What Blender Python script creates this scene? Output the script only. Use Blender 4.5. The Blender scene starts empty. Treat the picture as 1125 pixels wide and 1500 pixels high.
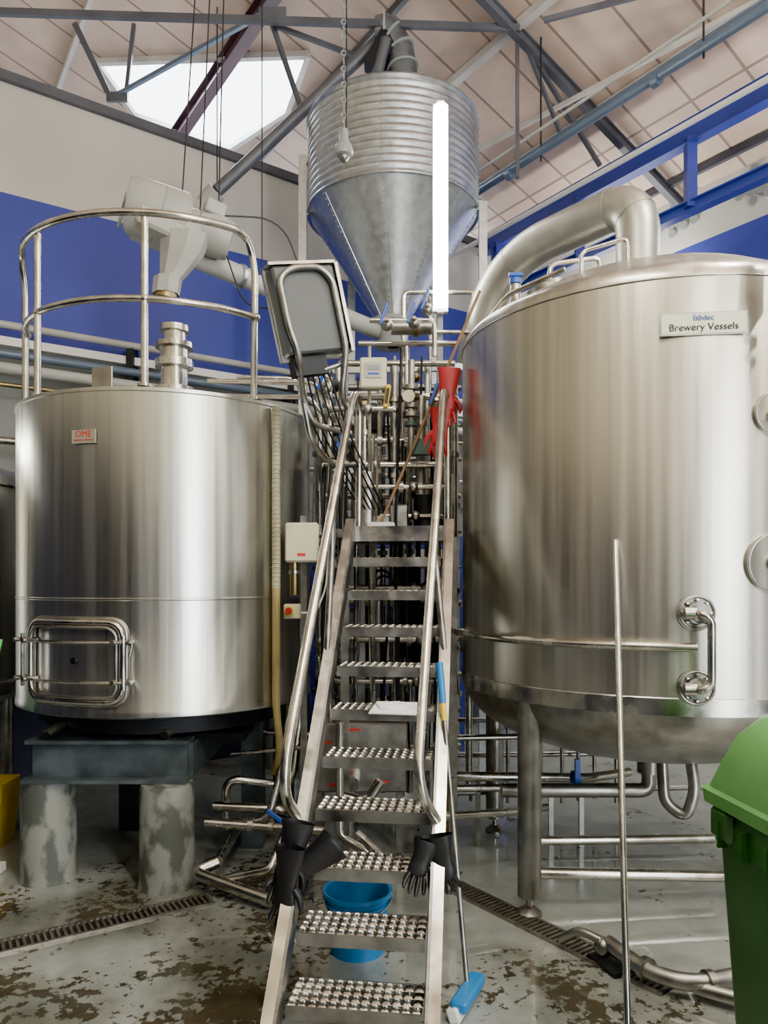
import bpy, math, random
from mathutils import Vector, Matrix, Euler
from mathutils.geometry import tessellate_polygon
random.seed(4)
R=math.radians
V=Vector
scene=bpy.context.scene

# ------------------------------------------------------------------ materials
def nt(name):
    m=bpy.data.materials.new(name); m.use_nodes=True
    n=m.node_tree.nodes; l=m.node_tree.links
    return m,n,l,n['Principled BSDF']
def mat(name,col,met=0,rough=.5,var=0,scale=(5,5,5),bump=0,col2=None,rvar=0,thr=None,detail=4,emit=0,aniso=0):
    m,n,l,b=nt(name)
    b.inputs['Base Color'].default_value=(*col,1)
    b.inputs['Metallic'].default_value=met
    b.inputs['Roughness'].default_value=rough
    if emit:
        b.inputs['Emission Color'].default_value=(*col,1); b.inputs['Emission Strength'].default_value=emit
    if aniso:
        b.inputs['Anisotropic'].default_value=aniso
        cx_=n.new('ShaderNodeCombineXYZ'); cx_.inputs[2].default_value=1; cx_.inputs[0].default_value=.01; l.new(cx_.outputs[0],b.inputs['Tangent'])
    if var or col2 or bump or rvar:
        tc=n.new('ShaderNodeTexCoord'); mp=n.new('ShaderNodeMapping'); mp.inputs['Scale'].default_value=scale
        l.new(tc.outputs['Object'],mp.inputs[0])
        no=n.new('ShaderNodeTexNoise'); no.inputs['Scale'].default_value=1; no.inputs['Detail'].default_value=detail
        l.new(mp.outputs[0],no.inputs['Vector'])
        if col2 is None: col2=tuple(max(0,c*(1-var)) for c in col)
        cr=n.new('ShaderNodeValToRGB')
        lo,hi=thr if thr else (.35,.65)
        cr.color_ramp.elements[0].position=lo; cr.color_ramp.elements[1].position=hi
        cr.color_ramp.elements[0].color=(*col2,1); cr.color_ramp.elements[1].color=(*col,1)
        l.new(no.outputs['Fac'],cr.inputs[0]); l.new(cr.outputs[0],b.inputs['Base Color'])
        if rvar:
            mr=n.new('ShaderNodeMapRange'); mr.inputs['From Min'].default_value=.3; mr.inputs['From Max'].default_value=.7
            mr.inputs['To Min'].default_value=rough-rvar; mr.inputs['To Max'].default_value=rough+rvar
            l.new(no.outputs['Fac'],mr.inputs[0]); l.new(mr.outputs[0],b.inputs['Roughness'])
        if bump:
            bu=n.new('ShaderNodeBump'); bu.inputs['Strength'].default_value=bump; bu.inputs['Distance'].default_value=.01
            l.new(no.outputs['Fac'],bu.inputs['Height']); l.new(bu.outputs[0],b.inputs['Normal'])
    return m
STEEL=mat('stainless_brushed_vertical',(.68,.69,.65),1,.32,var=.20,scale=(18,18,.35),rvar=.05,bump=.09,aniso=.45)
STEELW=mat('stainless_warm_vertical',(.61,.59,.52),1,.33,var=.24,scale=(18,18,.40),rvar=.05,bump=.06,aniso=.30)
STEEL2=mat('stainless_pipe',(.66,.64,.58),1,.25,var=.3,scale=(9,9,9),rvar=.08)
STEELD=mat('stainless_dull',(.42,.41,.38),1,.36,var=.35,scale=(12,12,12),rvar=.08)
GALV=mat('galvanised_sheet',(.56,.60,.64),1,.40,var=.22,scale=(16,16,16),rvar=.06)
GREYP=mat('grey_painted_steel',(.33,.36,.36),0,.45,col2=(.25,.28,.28),scale=(4,4,4),rvar=.1)
LGREY=mat('light_grey_paint',(.47,.48,.45),0,.4,var=.15)
PLATE=mat('name_plate',(.55,.57,.46),.6,.4,var=.12)
BOXG=mat('panel_grey',(.085,.095,.10),.2,.4,var=.1)
TEAL=mat('stand_paint_grey',(.08,.105,.12),0,.45,col2=(.04,.05,.055),scale=(7,7,7),rvar=.15)
DARK=mat('dark_steel',(.03,.033,.04),.5,.5,var=.4)
BLACK=mat('black_rubber',(.010,.010,.012),0,.45,var=.3,scale=(20,20,20),bump=.3)
CREAM=mat('cream_plastic',(.66,.64,.45),0,.4,var=.06)
WHITE=mat('white_plastic',(.8,.8,.77),0,.4,var=.05)
RED=mat('red_rubber',(.38,.015,.02),0,.45,var=.2)
REDL=mat('red_label',(.6,.04,.03),0,.4)
BLUEP=mat('blue_plastic',(.015,.20,.50),0,.35,var=.1)
BLUEH=mat('blue_handle',(.03,.10,.45),0,.35)
YEL=mat('yellow_plastic',(.7,.5,.03),0,.4)
GREEN=mat('green_bin_plastic',(.028,.115,.022),0,.38,var=.25,scale=(3,3,3))
GREENL=mat('green_lid_plastic',(.12,.35,.09),0,.38,var=.2,scale=(4,4,4))
WOOD=mat('wood_handle',(.26,.15,.07),0,.55,var=.3,scale=(30,30,4))
HOSE=mat('translucent_hose',(.44,.41,.27),0,.35,var=.25,scale=(4,4,6))
HOSEY=mat('yellowed_hose',(.36,.28,.11),0,.35,var=.25,scale=(4,4,6))
FOIL=mat('foil_wrap',(.80,.79,.75),1,.28,var=.2,scale=(30,30,30),bump=1.0)
TRUSS=mat('truss_paint',(.10,.105,.13),0,.5,var=.35,scale=(3,3,3))
TRUSSR=mat('truss_red_oxide',(.09,.045,.06),0,.5,var=.35,scale=(3,3,3))
PURL=mat('purlin_pale',(.55,.53,.51),0,.5,var=.2)
CONDUIT=mat('blue_grey_pipe_paint',(.13,.18,.26),.2,.35,var=.15)
BLUEST=mat('blue_painted_steel',(.045,.07,.40),0,.4,var=.2,scale=(2,2,2))
PAPER=mat('paper',(.9,.9,.93),0,.6,var=.03)
BRONZE=mat('brass_valve',(.35,.28,.14),1,.35,var=.3)
TUBE=mat('fluorescent_tube',(1,.97,.9),0,.5,emit=26)
TUBE2=mat('fluorescent_tube_far',(1,.97,.85),0,.5,emit=16)
COLM=mat('column_stained_concrete',(.235,.25,.225),0,.6,col2=(.075,.085,.075),scale=(8,8,5),thr=(.42,.53),bump=.4,detail=10)
GRATE=mat('drain_grate_steel',(.34,.32,.27),.8,.4,var=.4,scale=(20,20,20))
NAVY=mat('blocker_navy',(.018,.022,.060),0,.45,var=.3,scale=(2,2,2))  # dark colour of the added vats behind the viewer

def wallmat(name,bands):
    m,n,l,b=nt(name)
    tc=n.new('ShaderNodeTexCoord'); sp=n.new('ShaderNodeSeparateXYZ'); l.new(tc.outputs['Object'],sp.inputs[0])
    mr=n.new('ShaderNodeMath'); mr.operation='DIVIDE'; mr.inputs[1].default_value=10
    l.new(sp.outputs[2],mr.inputs[0])
    cr=n.new('ShaderNodeValToRGB'); cr.color_ramp.interpolation='CONSTANT'
    e=cr.color_ramp.elements
    e[0].position=0; e[0].color=(*bands[0][1],1)
    e[1].position=bands[1][0]/10; e[1].color=(*bands[1][1],1)
    for z,c in bands[2:]:
        k=e.new(z/10); k.color=(*c,1)
    l.new(mr.outputs[0],cr.inputs[0])
    no=n.new('ShaderNodeTexNoise'); no.inputs['Scale'].default_value=1.3; no.inputs['Detail'].default_value=6
    l.new(tc.outputs['Object'],no.inputs['Vector'])
    mx=n.new('ShaderNodeMixRGB'); mx.blend_type='MULTIPLY'; mx.inputs[0].default_value=.3
    l.new(cr.outputs[0],mx.inputs[1]); l.new(no.outputs['Fac'],mx.inputs[2]); l.new(mx.outputs[0],b.inputs['Base Color'])
    b.inputs['Roughness'].default_value=.6
    return m
WALLL=wallmat('wall_left_paint',[(0,(.07,.08,.13)),(1.9,(.24,.26,.26)),(3.775,(.048,.070,.42)),(5.0,(.70,.68,.63))])
WALLR=wallmat('wall_right_paint',[(0,(.42,.43,.41)),(4.0,(.048,.070,.42)),(5.25,(.72,.71,.66))])
WALLB=wallmat('wall_back_paint',[(0,(.012,.014,.04)),(3.3,(.86,.80,.60)),(9.5,(.7,.7,.66))])

def roofmat():
    m,n,l,b=nt('roof_sheet')
    tc=n.new('ShaderNodeTexCoord'); mp=n.new('ShaderNodeMapping'); mp.inputs['Rotation'].default_value=(0,0,-R(33.87))
    l.new(tc.outputs['Object'],mp.inputs[0])
    w=n.new('ShaderNodeTexWave'); w.bands_direction='Y'; w.inputs['Scale'].default_value=1.1; w.inputs['Distortion'].default_value=0
    l.new(mp.outputs[0],w.inputs['Vector'])
    br=n.new('ShaderNodeTexBrick'); br.inputs['Scale'].default_value=1; br.offset=0
    br.inputs['Brick Width'].default_value=3.1; br.inputs['Row Height'].default_value=.52; br.inputs['Mortar Size'].default_value=.014
    br.inputs['Color1'].default_value=(.82,.62,.51,1); br.inputs['Color2'].default_value=(.72,.55,.46,1); br.inputs['Mortar'].default_value=(.34,.24,.20,1)
    l.new(mp.outputs[0],br.inputs['Vector'])
    no=n.new('ShaderNodeTexNoise'); no.inputs['Scale'].default_value=2.5; no.inputs['Detail'].default_value=8
    l.new(tc.outputs['Object'],no.inputs['Vector'])
    mx=n.new('ShaderNodeMixRGB'); mx.blend_type='MULTIPLY'; mx.inputs[0].default_value=.42
    l.new(br.outputs['Color'],mx.inputs[1]); l.new(no.outputs['Fac'],mx.inputs[2]); l.new(mx.outputs[0],b.inputs['Base Color'])
    bu=n.new('ShaderNodeBump'); bu.inputs['Strength'].default_value=.3; bu.inputs['Distance'].default_value=.03
    l.new(w.outputs['Fac'],bu.inputs['Height']); l.new(bu.outputs[0],b.inputs['Normal'])
    b.inputs['Roughness'].default_value=.6
    return m
ROOF=roofmat()

def floormat():
    m,n,l,b=nt('wet_concrete_floor')
    tc=n.new('ShaderNodeTexCoord')
    def noise(s,d,rough=.55,dist=0):
        no=n.new('ShaderNodeTexNoise'); no.inputs['Scale'].default_value=s; no.inputs['Detail'].default_value=d; no.inputs['Roughness'].default_value=rough
        no.inputs['Distortion'].default_value=dist
        l.new(tc.outputs['Object'],no.inputs['Vector']); return no.outputs['Fac']
    def ramp(f,lo,hi,c0=(0,0,0),c1=(1,1,1)):
        cr=n.new('ShaderNodeValToRGB'); cr.color_ramp.elements[0].position=lo; cr.color_ramp.elements[1].position=hi
        cr.color_ramp.elements[0].color=(*c0,1); cr.color_ramp.elements[1].color=(*c1,1); l.new(f,cr.inputs[0]); return cr.outputs[0]
    def math_(op,a,b2,c=None):
        q=n.new('ShaderNodeMath'); q.operation=op
        for i,x in enumerate((a,b2,c)):
            if x is None: continue
            if isinstance(x,(int,float)): q.inputs[i].default_value=x
            else: l.new(x,q.inputs[i])
        return q.outputs[0]
    def mixc(f,a,b2,mode='MIX'):
        x=n.new('ShaderNodeMixRGB'); x.blend_type=mode
        for i,v in enumerate((f,a,b2)):
            if isinstance(v,(int,float)): x.inputs[i].default_value=v
            elif isinstance(v,tuple): x.inputs[i].default_value=(*v,1)
            else: l.new(v,x.inputs[i])
        return x.outputs[0]
    base=ramp(noise(2.5,10,.75),.3,.7,(.22,.245,.23),(.37,.395,.37))
    def spot(x,y,r):
        d=n.new('ShaderNodeVectorMath'); d.operation='DISTANCE'; l.new(tc.outputs['Object'],d.inputs[0]); d.inputs[1].default_value=(x,y,0)
        mr=n.new('ShaderNodeMapRange'); mr.inputs['From Min'].default_value=0; mr.inputs['From Max'].default_value=r
        mr.inputs['To Min'].default_value=.22; mr.inputs['To Max'].default_value=0; l.new(d.outputs['Value'],mr.inputs[0]); return mr.outputs[0]
    s=math_('MAXIMUM',spot(-.65,3.05,1.1),spot(.75,3.05,.7)); s=math_('MAXIMUM',s,spot(-1.4,2.95,.7)); s=math_('MAXIMUM',s,spot(-1.6,4.0,.8)); s=math_('MAXIMUM',s,spot(-.7,4.3,.9))
    dm=math_('MULTIPLY_ADD',noise(1.6,4,.5,.4),.8,s)
    damp=ramp(dm,.44,.60)
    c1=mixc(damp,base,mixc(1,base,(.46,.45,.40),'MULTIPLY'))
    f=math_('MULTIPLY',noise(19,8,.62),.55); f=math_('MULTIPLY_ADD',noise(2.6,4,.5,.3),.45,f); f=math_('ADD',f,math_('MULTIPLY',s,.70))
    wet=ramp(f,.605,.625)
    brown=ramp(noise(5,5),.3,.7,(.040,.036,.024),(.085,.073,.047))
    c2=mixc(wet,c1,brown)
    l.new(c2,b.inputs['Base Color'])
    film=ramp(noise(.9,3),.34,.52,(.20,.20,.20),(.03,.03,.03))
    r1=mixc(damp,film,(.03,.03,.03)); r2=mixc(wet,r1,(.03,.03,.03))
    l.new(r2,b.inputs['Roughness'])
    b.inputs['Specular IOR Level'].default_value=1.0
    b.inputs['IOR'].default_value=1.6
    bu=n.new('ShaderNodeBump'); bu.inputs['Strength'].default_value=.05; bu.inputs['Distance'].default_value=.008
    l.new(noise(9,3),bu.inputs['Height']); l.new(bu.outputs[0],b.inputs['Normal'])
    return m
FLOOR=floormat()

# ------------------------------------------------------------------ mesh builder
def fillet(pts,rad,n=6):
    pts=[V(p) for p in pts]
    if rad<=0 or len(pts)<3: return pts
    out=[pts[0]]
    for i in range(1,len(pts)-1):
        a,b,c=pts[i-1],pts[i],pts[i+1]
        d1=(a-b);d2=(c-b); r=min(rad,d1.length*.48,d2.length*.48)
        p=b+d1.normalized()*r; q=b+d2.normalized()*r
        for k in range(n+1):
            t=k/n; out.append((1-t)**2*p+2*t*(1-t)*b+t*t*q)
    out.append(pts[-1]); return out
def axes(d):
    d=d.normalized(); up=V((0,0,1)) if abs(d.z)<.95 else V((1,0,0))
    x=up.cross(d).normalized(); y=d.cross(x); return x,y
class B:
    def __init__(s,name): s.name=name; s.v=[]; s.f=[]; s.m=[]; s.mats=[]
    def mi(s,m):
        if m not in s.mats: s.mats.append(m)
        return s.mats.index(m)
    def add(s,vs,fs,m):
        o=len(s.v); s.v+= [tuple(x) for x in vs]; k=s.mi(m)
        for f in fs: s.f.append([i+o for i in f]); s.m.append(k)
    def sweep(s,pts,radii,m,seg=12,caps=True,flat=1.0):
        pts=[V(p) for p in pts]; n=len(pts)
        if not isinstance(radii,(list,tuple)): radii=[radii]*n
        t=(pts[1]-pts[0]).normalized(); x,y=axes(t); vs=[];fs=[]
        for i,p in enumerate(pts):
            if i==0: d=pts[1]-pts[0]
            elif i==n-1: d=pts[-1]-pts[-2]
            else: d=(pts[i+1]-pts[i]).normalized()+(pts[i]-pts[i-1]).normalized()
            if d.length<1e-6: d=t
            d.normalize()
            x=(x-d*x.dot(d)); x.normalize(); y=d.cross(x)
            for k in range(seg):
                a=2*math.pi*k/seg; vs.append(p+x*math.cos(a)*radii[i]+y*math.sin(a)*radii[i]*flat)
        for i in range(n-1):
            for k in range(seg):
                k2=(k+1)%seg; fs.append([i*seg+k,i*seg+k2,(i+1)*seg+k2,(i+1)*seg+k])
        if caps: fs.append(list(range(seg))[::-1]); fs.append([ (n-1)*seg+k for k in range(seg)])
        s.add(vs,fs,m); return s
    def tube(s,pts,r,m,fr=.06,seg=12,flat=1.0): return s.sweep(fillet(pts,fr),r,m,seg,True,flat)
    def cyl(s,p0,p1,r,m,r1=None,seg=20): return s.sweep([p0,p1],[r,r if r1 is None else r1],m,seg)
    def lathe(s,c,prof,m,seg=64,a0=0,a1=360,M=None):
        full=abs(a1-a0)>=359.9; n=seg if full else seg+1; vs=[];fs=[]; c=V(c)
        for (r,z) in prof:
            for k in range(n):
                a=R(a0+(a1-a0)*k/seg); p=V((r*math.cos(a),r*math.sin(a),z))
                if M: p=M@p
                vs.append(c+p)
        for i in range(len(prof)-1):
            for k in range(seg):
                k2=(k+1)%n if full else k+1
                fs.append([i*n+k,i*n+k2,(i+1)*n+k2,(i+1)*n+k])
        s.add(vs,fs,m); return s
    def disc(s,p,axis,r,h,m,seg=24):
        p=V(p);a=V(axis).normalized(); return s.cyl(p-a*h/2,p+a*h/2,r,m,seg=seg)
    def torus(s,c,axis,Rr,r,m,seg=32,ts=8):
        c=V(c); x,y=axes(V(axis)); pts=[c+x*math.cos(2*math.pi*k/seg)*Rr+y*math.sin(2*math.pi*k/seg)*Rr for k in range(seg+1)]
        return s.sweep(pts,r,m,ts,False)
    def box(s,c,size,m,rot=None,M=None,ch=.0):
        c=V(c); hx,hy,hz=[q/2 for q in size]
        if M is None:
            M=Matrix.Identity(3)
            if rot: M=Euler([R(q) for q in rot],'XYZ').to_matrix()
        if ch<=0:
            vs=[c+M@V((sx*hx,sy*hy,sz*hz)) for sz in(-1,1) for sy in(-1,1) for sx in(-1,1)]
            fs=[[0,2,3,1],[4,5,7,6],[0,1,5,4],[2,6,7,3],[0,4,6,2],[1,3,7,5]]
            s.add(vs,fs,m)
        else:
            vs=[];idx={}
            for sz in(-1,1):
                for sy in(-1,1):
                    for sx in(-1,1):
                        for ax in range(3):
                            h=[hx,hy,hz]; q=[sx*h[0],sy*h[1],sz*h[2]]
                            for a2 in range(3):
                                if a2!=ax: q[a2]-= (sx,sy,sz)[a2]*ch
                            idx[(sx,sy,sz,ax)]=len(vs); vs.append(c+M@V(q))
            fs=[]
            for ax in range(3):
                o=[a2 for a2 in range(3) if a2!=ax]
                for sg in(-1,1):
                    f=[]
                    for (p,q) in((-1,-1),(1,-1),(1,1),(-1,1)):
                        t=[0,0,0]; t[ax]=sg;t[o[0]]=p;t[o[1]]=q; f.append(idx[(*t,ax)])
                    fs.append(f)
            for ax in range(3):
                o=[a2 for a2 in range(3) if a2!=ax]
                for p in(-1,1):
                    for q in(-1,1):
                        t0=[0,0,0];t1=[0,0,0];t0[ax]=-1;t1[ax]=1
                        for t in(t0,t1): t[o[0]]=p;t[o[1]]=q
                        fs.append([idx[(*t0,o[0])],idx[(*t1,o[0])],idx[(*t1,o[1])],idx[(*t0,o[1])]])
            for sz in(-1,1):
                for sy in(-1,1):
                    for sx in(-1,1): fs.append([idx[(sx,sy,sz,a2)] for a2 in range(3)])
            s.add(vs,fs,m)
        return s
    def beam(s,p0,p1,w,h,m):
        p0=V(p0);p1=V(p1);d=(p1-p0);L=d.length;d.normalize()
        x=d.cross(V((0,0,1)))
        if x.length<1e-3: x=V((1,0,0))
        x.normalize(); z=x.cross(d)
        return s.box((p0+p1)/2,(w,L,h),m,M=Matrix((x,d,z)).transposed())
    def ibeam(s,p0,p1,w,h,m,t=.012):
        p0=V(p0);p1=V(p1);up=V((0,0,h/2))
        s.beam(p0+up,p1+up,w,t,m); s.beam(p0-up,p1-up,w,t,m); s.beam(p0,p1,t,h,m); return s
    def ball(s,c,r,m,seg=12,sc=(1,1,1)):
        prof=[(max(1e-4,math.sin(math.pi*k/8)*r),-math.cos(math.pi*k/8)*r) for k in range(9)]
        return s.lathe(c,prof,m,seg,M=Matrix.Diagonal(V(sc)))
    def loft(s,secs,m,yaw=0,cx=0,cy=0,cap=(True,True),n=5):
        vs=[];fs=[];cnt=4*(n+1); M=Matrix.Rotation(R(yaw),3,'Z')
        for (dx,dy,z,w,d,rd) in secs:
            for qi,(sx,sy) in enumerate(((1,1),(-1,1),(-1,-1),(1,-1))):
                for k in range(n+1):
                    a=R(90*qi+90*k/n)
                    p=M@V((dx+sx*(w/2-rd)+rd*math.cos(a),dy+sy*(d/2-rd)+rd*math.sin(a),0))
                    vs.append((cx+p.x,cy+p.y,z))
        for i in range(len(secs)-1):
            for k in range(cnt):
                k2=(k+1)%cnt; fs.append([i*cnt+k,i*cnt+k2,(i+1)*cnt+k2,(i+1)*cnt+k])
        if cap[0]: fs.append(list(range(cnt))[::-1])
        if cap[1]: fs.append([(len(secs)-1)*cnt+k for k in range(cnt)])
        s.add(vs,fs,m); return s
    def make(s,parent=None,ang=38,name=None):
        me=bpy.data.meshes.new(s.name); me.from_pydata(s.v,[],s.f)
        for m in s.mats: me.materials.append(m)
        me.polygons.foreach_set('material_index',s.m)
        me.polygons.foreach_set('use_smooth',[True]*len(s.f))
        me.update()
        try: me.set_sharp_from_angle(angle=R(ang))
        except Exception: pass
        o=bpy.data.objects.new(name or s.name,me); scene.collection.objects.link(o)
        if parent: o.parent=parent
        return o
def text(body,loc,rot,size,m,parent,name):
    c=bpy.data.curves.new(name,'FONT'); c.body=body; c.size=size; c.extrude=.0006; c.align_x='CENTER'; c.align_y='CENTER'
    c.materials.append(m); o=bpy.data.objects.new(name,c); scene.collection.objects.link(o)
    o.location=loc; o.rotation_euler=rot; o.parent=parent; return o

a_=V((-.557,.8305,0)); b_=V((.8305,.557,0))
def W(u,v,z=0):
    p=a_*u+b_*(6.09-v); return V((p.x,p.y,z))
def rz(v): return 6.2+.364*v

# ------------------------------------------------------------------ room shell
U0,U1,V0,V1=-6,14,-1.0,8.0
f=B('floor'); c=[W(U0,V0),W(U1,V0),W(U1,V1),W(U0,V1)]
f.add([*c,*[p-V((0,0,.15)) for p in c]],[[0,1,2,3],[7,6,5,4],[0,4,5,1],[1,5,6,2],[2,6,7,3],[3,7,4,0]],FLOOR); f.make()
def slab(name,p,q,z0,z1q,th,m,out):
    w=B(name); p=V(p);q=V(q);o=V(out)*th
    vs=[V((p.x,p.y,z0)),V((q.x,q.y,z0)),V((q.x,q.y,z1q[1])),V((p.x,p.y,z1q[0]))]
    w.add([*vs,*[x+o for x in vs]],[[0,1,2,3],[7,6,5,4],[0,4,5,1],[1,5,6,2],[2,6,7,3],[3,7,4,0]],m); return w.make()
slab('wall_left',W(7.0,V0),W(7.0,V1),0,(5.82,6.0),.15,WALLL,a_)
slab('wall_right',W(U0,V0),W(7.0,V0),0,(rz(V0),rz(V0)),.15,WALLR,b_)
slab('wall_side',W(U0,V1),W(U1,V1),0,(rz(V1),rz(V1)),.15,WALLB,-b_)
slab('wall_far',W(U1,V0),W(U1,V1),0,(rz(V0),rz(V1)),.15,WALLL,a_)
slab('wall_back_pier',W(U0,V0),W(U0,3.7),0,(rz(V0),rz(3.7)),.15,WALLB,-a_)
slab('wall_back_corner',W(U0,5.7),W(U0,V1),0,(rz(5.7),rz(V1)),.15,WALLB,-a_)
slab('wall_back_lintel',W(U0,3.7),W(U0,5.7),5.0,(rz(3.7),rz(5.7)),.15,WALLB,-a_)
r=B('ceiling')
outer=[W(u,v,rz(v)) for u,v in((U0-.2,V0-.2),(U1+.2,V0-.2),(U1+.2,V1+.2),(U0-.2,V1+.2))]
hole=[W(u,v,rz(v)) for u,v in((8.92,4.05),(6.75,2.49),(7.6,2.30),(8.75,2.50),(9.35,3.5))]
tr=tessellate_polygon([outer,hole]); allp=outer+hole
r.add(allp,[list(t) for t in tr],ROOF)
r.make()
sk=B('skylight_frame')
hh=hole+[hole[0]]
for i in range(5): sk.beam(hh[i]-V((0,0,.03)),hh[i+1]-V((0,0,.03)),.06,.06,PURL)
sk.make()
rf=B('roof_truss')
for v in(-.75,.35,1.4,2.2,4.3,5.1,5.9,6.7):
    m=PURL if v in(1.4,.35,4.3,5.1) else TRUSS
    rf.beam(W(-5.8,v,rz(v)-.05),W(13.5,v,rz(v)-.05),.045 if v!=1.4 else .08,.07,m)
rf.ibeam(W(-5.8,3.07,rz(3.07)-.12),W(13.5,3.07,rz(3.07)-.12),.12,.17,TRUSSR)
for u in(.5,4.86,10.2):
    rf.ibeam(W(u,V0,rz(V0)-.12),W(u,V1,rz(V1)-.12),.07,.10,TRUSS)
rf.beam((-3.9,6.6,6.76),(1.19,6.6,6.60),.04,.06,TRUSS)
rf.beam((1.19,6.7,6.60),(1.19,6.7,5.34),.03,.03,TRUSS)
rf.beam((1.22,6.7,6.60),(2.10,7.3,5.78),.035,.035,TRUSS)
rf.beam((1.28,6.75,6.55),(1.65,7.0,5.9),.03,.03,TRUSS)
rf.beam((-3.25,7.9,7.6),(-2.9,7.9,6.87),.05,.06,TRUSS)
rf.beam((-2.63,7.9,7.6),(-2.72,7.9,6.80),.03,.04,TRUSS)
rf.beam((-2.8,7.9,6.86),(-1.15,7.0,7.02),.035,.04,CONDUIT)
rf.beam((-1.0,6.7,6.72),(-.75,6.9,6.05),.03,.04,TRUSS)
rf.beam((-.98,6.7,6.70),(-.25,6.95,6.60),.03,.04,TRUSS)
rf.box((-2.8,7.88,6.82),(.22,.03,.10),TRUSS); rf.box((-.98,6.6,6.72),(.24,.03,.12),TRUSS)
rf.beam((1.3,6.1,6.30),(3.0,5.4,6.25),.03,.04,TRUSS)
rf.beam((.75,7.9,6.15),(3.6,5.0,6.2),.03,.04,PURL)
rf.make()
tr_=B('trim_1'); tr_.beam(W(6.98,V0+.02,5.84),W(6.98,V1,6.02),.06,.08,TRUSS)
tr_.beam(W(6.93,V0+.05,3.72),W(6.93,V1-.1,3.72),.14,.07,WHITE); tr_.make()
bb=B('blue_lattice_girder')
bb.ibeam(W(-5.8,0,5.80),W(6.95,0,5.80),.12,.20,BLUEST)
bb.ibeam(W(-5.8,0,5.12),W(6.95,0,5.12),.10,.10,BLUEST)
for k in range(10):
    u=-5+k*1.3; bb.beam(W(u,0,5.12),W(u,0,5.75),.09,.09,BLUEST)
for u in(6.6,-5.6): bb.beam(W(u,0,0),W(u,0,5.75),.12,.12,BLUEST)
bb.beam(W(4.9,-.7,4.75),W(4.9,.02,5.1),.06,.06,BLUEST)
bb.make()
cp=B('overhead_pipe_run')
cp.cyl(W(-5.8,1.18,5.52),W(6.98,1.18,5.60),.035,CONDUIT); cp.cyl(W(-5.8,1.0,5.75),W(6.98,1.0,5.78),.018,CONDUIT)
cp.cyl(W(-5.8,.6,5.45),W(6.98,.6,5.5),.025,WHITE); cp.cyl(W(-5.8,1.35,5.60),W(6.98,1.35,5.66),.014,LGREY)
for u in(0,1.6,3.2,4.8,6.4):
    cp.cyl(W(u,1.18,5.5),W(u,1.18,rz(1.18)-.02),.008,DARK); cp.disc(W(u+.4,1.18,5.56),a_,.05,.06,CONDUIT)
cp.make()
lp=B('wall_pipe_run')
for k,(z,rr,m) in enumerate(((3.86,.03,LGREY),(3.62,.035,CONDUIT),(3.5,.045,LGREY),(3.36,.02,BRONZE),(2.9,.03,STEELD))):
    lp.cyl(W(6.84-.01*k,V0+.2,z),W(6.84-.01*k,V1-.2,z-.02),rr,m)
for v in(1,2.6,4.2,5.8): lp.box(W(6.9,v,3.4),(.06,.16,.9),DARK)
lp.make()
hp=B('wall_hop_motif')
for (u,z) in((4.9,5.62),(4.0,5.6)):
    for k in range(14):
        t=k*2.4; rr=.05+.018*k; p=W(u,V0+.02,z)+a_*(rr*math.cos(t)*.8)+V((0,0,rr*math.sin(t)*.7)); hp.disc(p,b_,.045,.01,GREYP,10)
hp.make()

def batten(name,p,q,m,r=.018,body=.06):
    t=B(name); p=V(p);q=V(q);d=(q-p).normalized()
    off=V((0,0,.05)) if abs(d.z)<.5 else V((0,.05,0))
    t.beam(p+off,q+off,body,.05,WHITE)
    t.cyl(p+d*.03,q-d*.03,r,m)
    for e in(p,q): t.beam(e,e+off,.05,.03,WHITE)
    return t
def alight(n,loc,rot,sx,sy,e,col):
    L=bpy.data.lights.new(n,'AREA'); L.shape='RECTANGLE'; L.size=sx; L.size_y=sy; L.energy=e; L.color=col
    o=bpy.data.objects.new(n,L); scene.collection.objects.link(o); o.location=loc; o.rotation_euler=rot; return o
za=math.atan2(a_.y,a_.x)
WARM=(1,.965,.83)
for (u,v) in((-2.6,5.0),(-2.6,2.2),(1.0,5.0),(1.0,2.2),(-4.6,3.6)):  # unseen overhead battens, added to light the room and vessels
    p=W(u-.75,v,5.3);q=W(u+.75,v,5.3); t=batten('added_overhead_batten',p,q,TUBE,.02)
    for e in(p.lerp(q,.2),p.lerp(q,.8)): t.cyl(e+V((0,0,.05)),V((e.x,e.y,rz(v)-.02)),.004,DARK,seg=6)
    t.make()
    alight('batten_light',W(u,v,5.26),(0,0,za),1.4,.12,95,WARM)
    alight('batten_uplight',W(u,v,5.42),(R(180),0,za),1.4,.12,135,(1,.97,.88))  # extra upward lamp, added to brighten the roof
for (p,q) in((W(1.8,-.6,4.95),W(3.3,-.6,4.95)),(W(4.7,-.6,4.75),W(6.2,-.6,4.75)),(W(6.6,5.6,2.85),W(6.6,7.0,2.85))):
    t=batten('added_overhead_batten',p,q,TUBE2,.022)
    t.beam(p.lerp(q,.5)+V((0,0,.06)),p.lerp(q,.5)+V((0,0,.5)),.02,.02,WHITE); t.make()
    alight('batten_light',p.lerp(q,.5)-V((0,0,.04)),(0,0,za),1.3,.12,50,WARM)
    if p.z>4: alight('batten_uplight',p.lerp(q,.5)+V((0,0,.12)),(R(180),0,za),1.3,.12,30,WARM)
def area(n,loc,target,sx,sy,e,col):
    return alight(n,loc,(V(target)-V(loc)).to_track_quat('-Z','Y').to_euler(),sx,sy,e,col)
area('rear_doorway_fill',W(-5.9,4.7,2.5),W(0,4.7,2.2),1.9,4.6,220,(.95,.97,1))  # area lamp added in the unseen rear doorway to light the vessels
area('skylight_daylight',W(8.2,3.1,7.9),W(6.3,3.0,3),1.3,1.3,280,(.80,.90,1))
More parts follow.
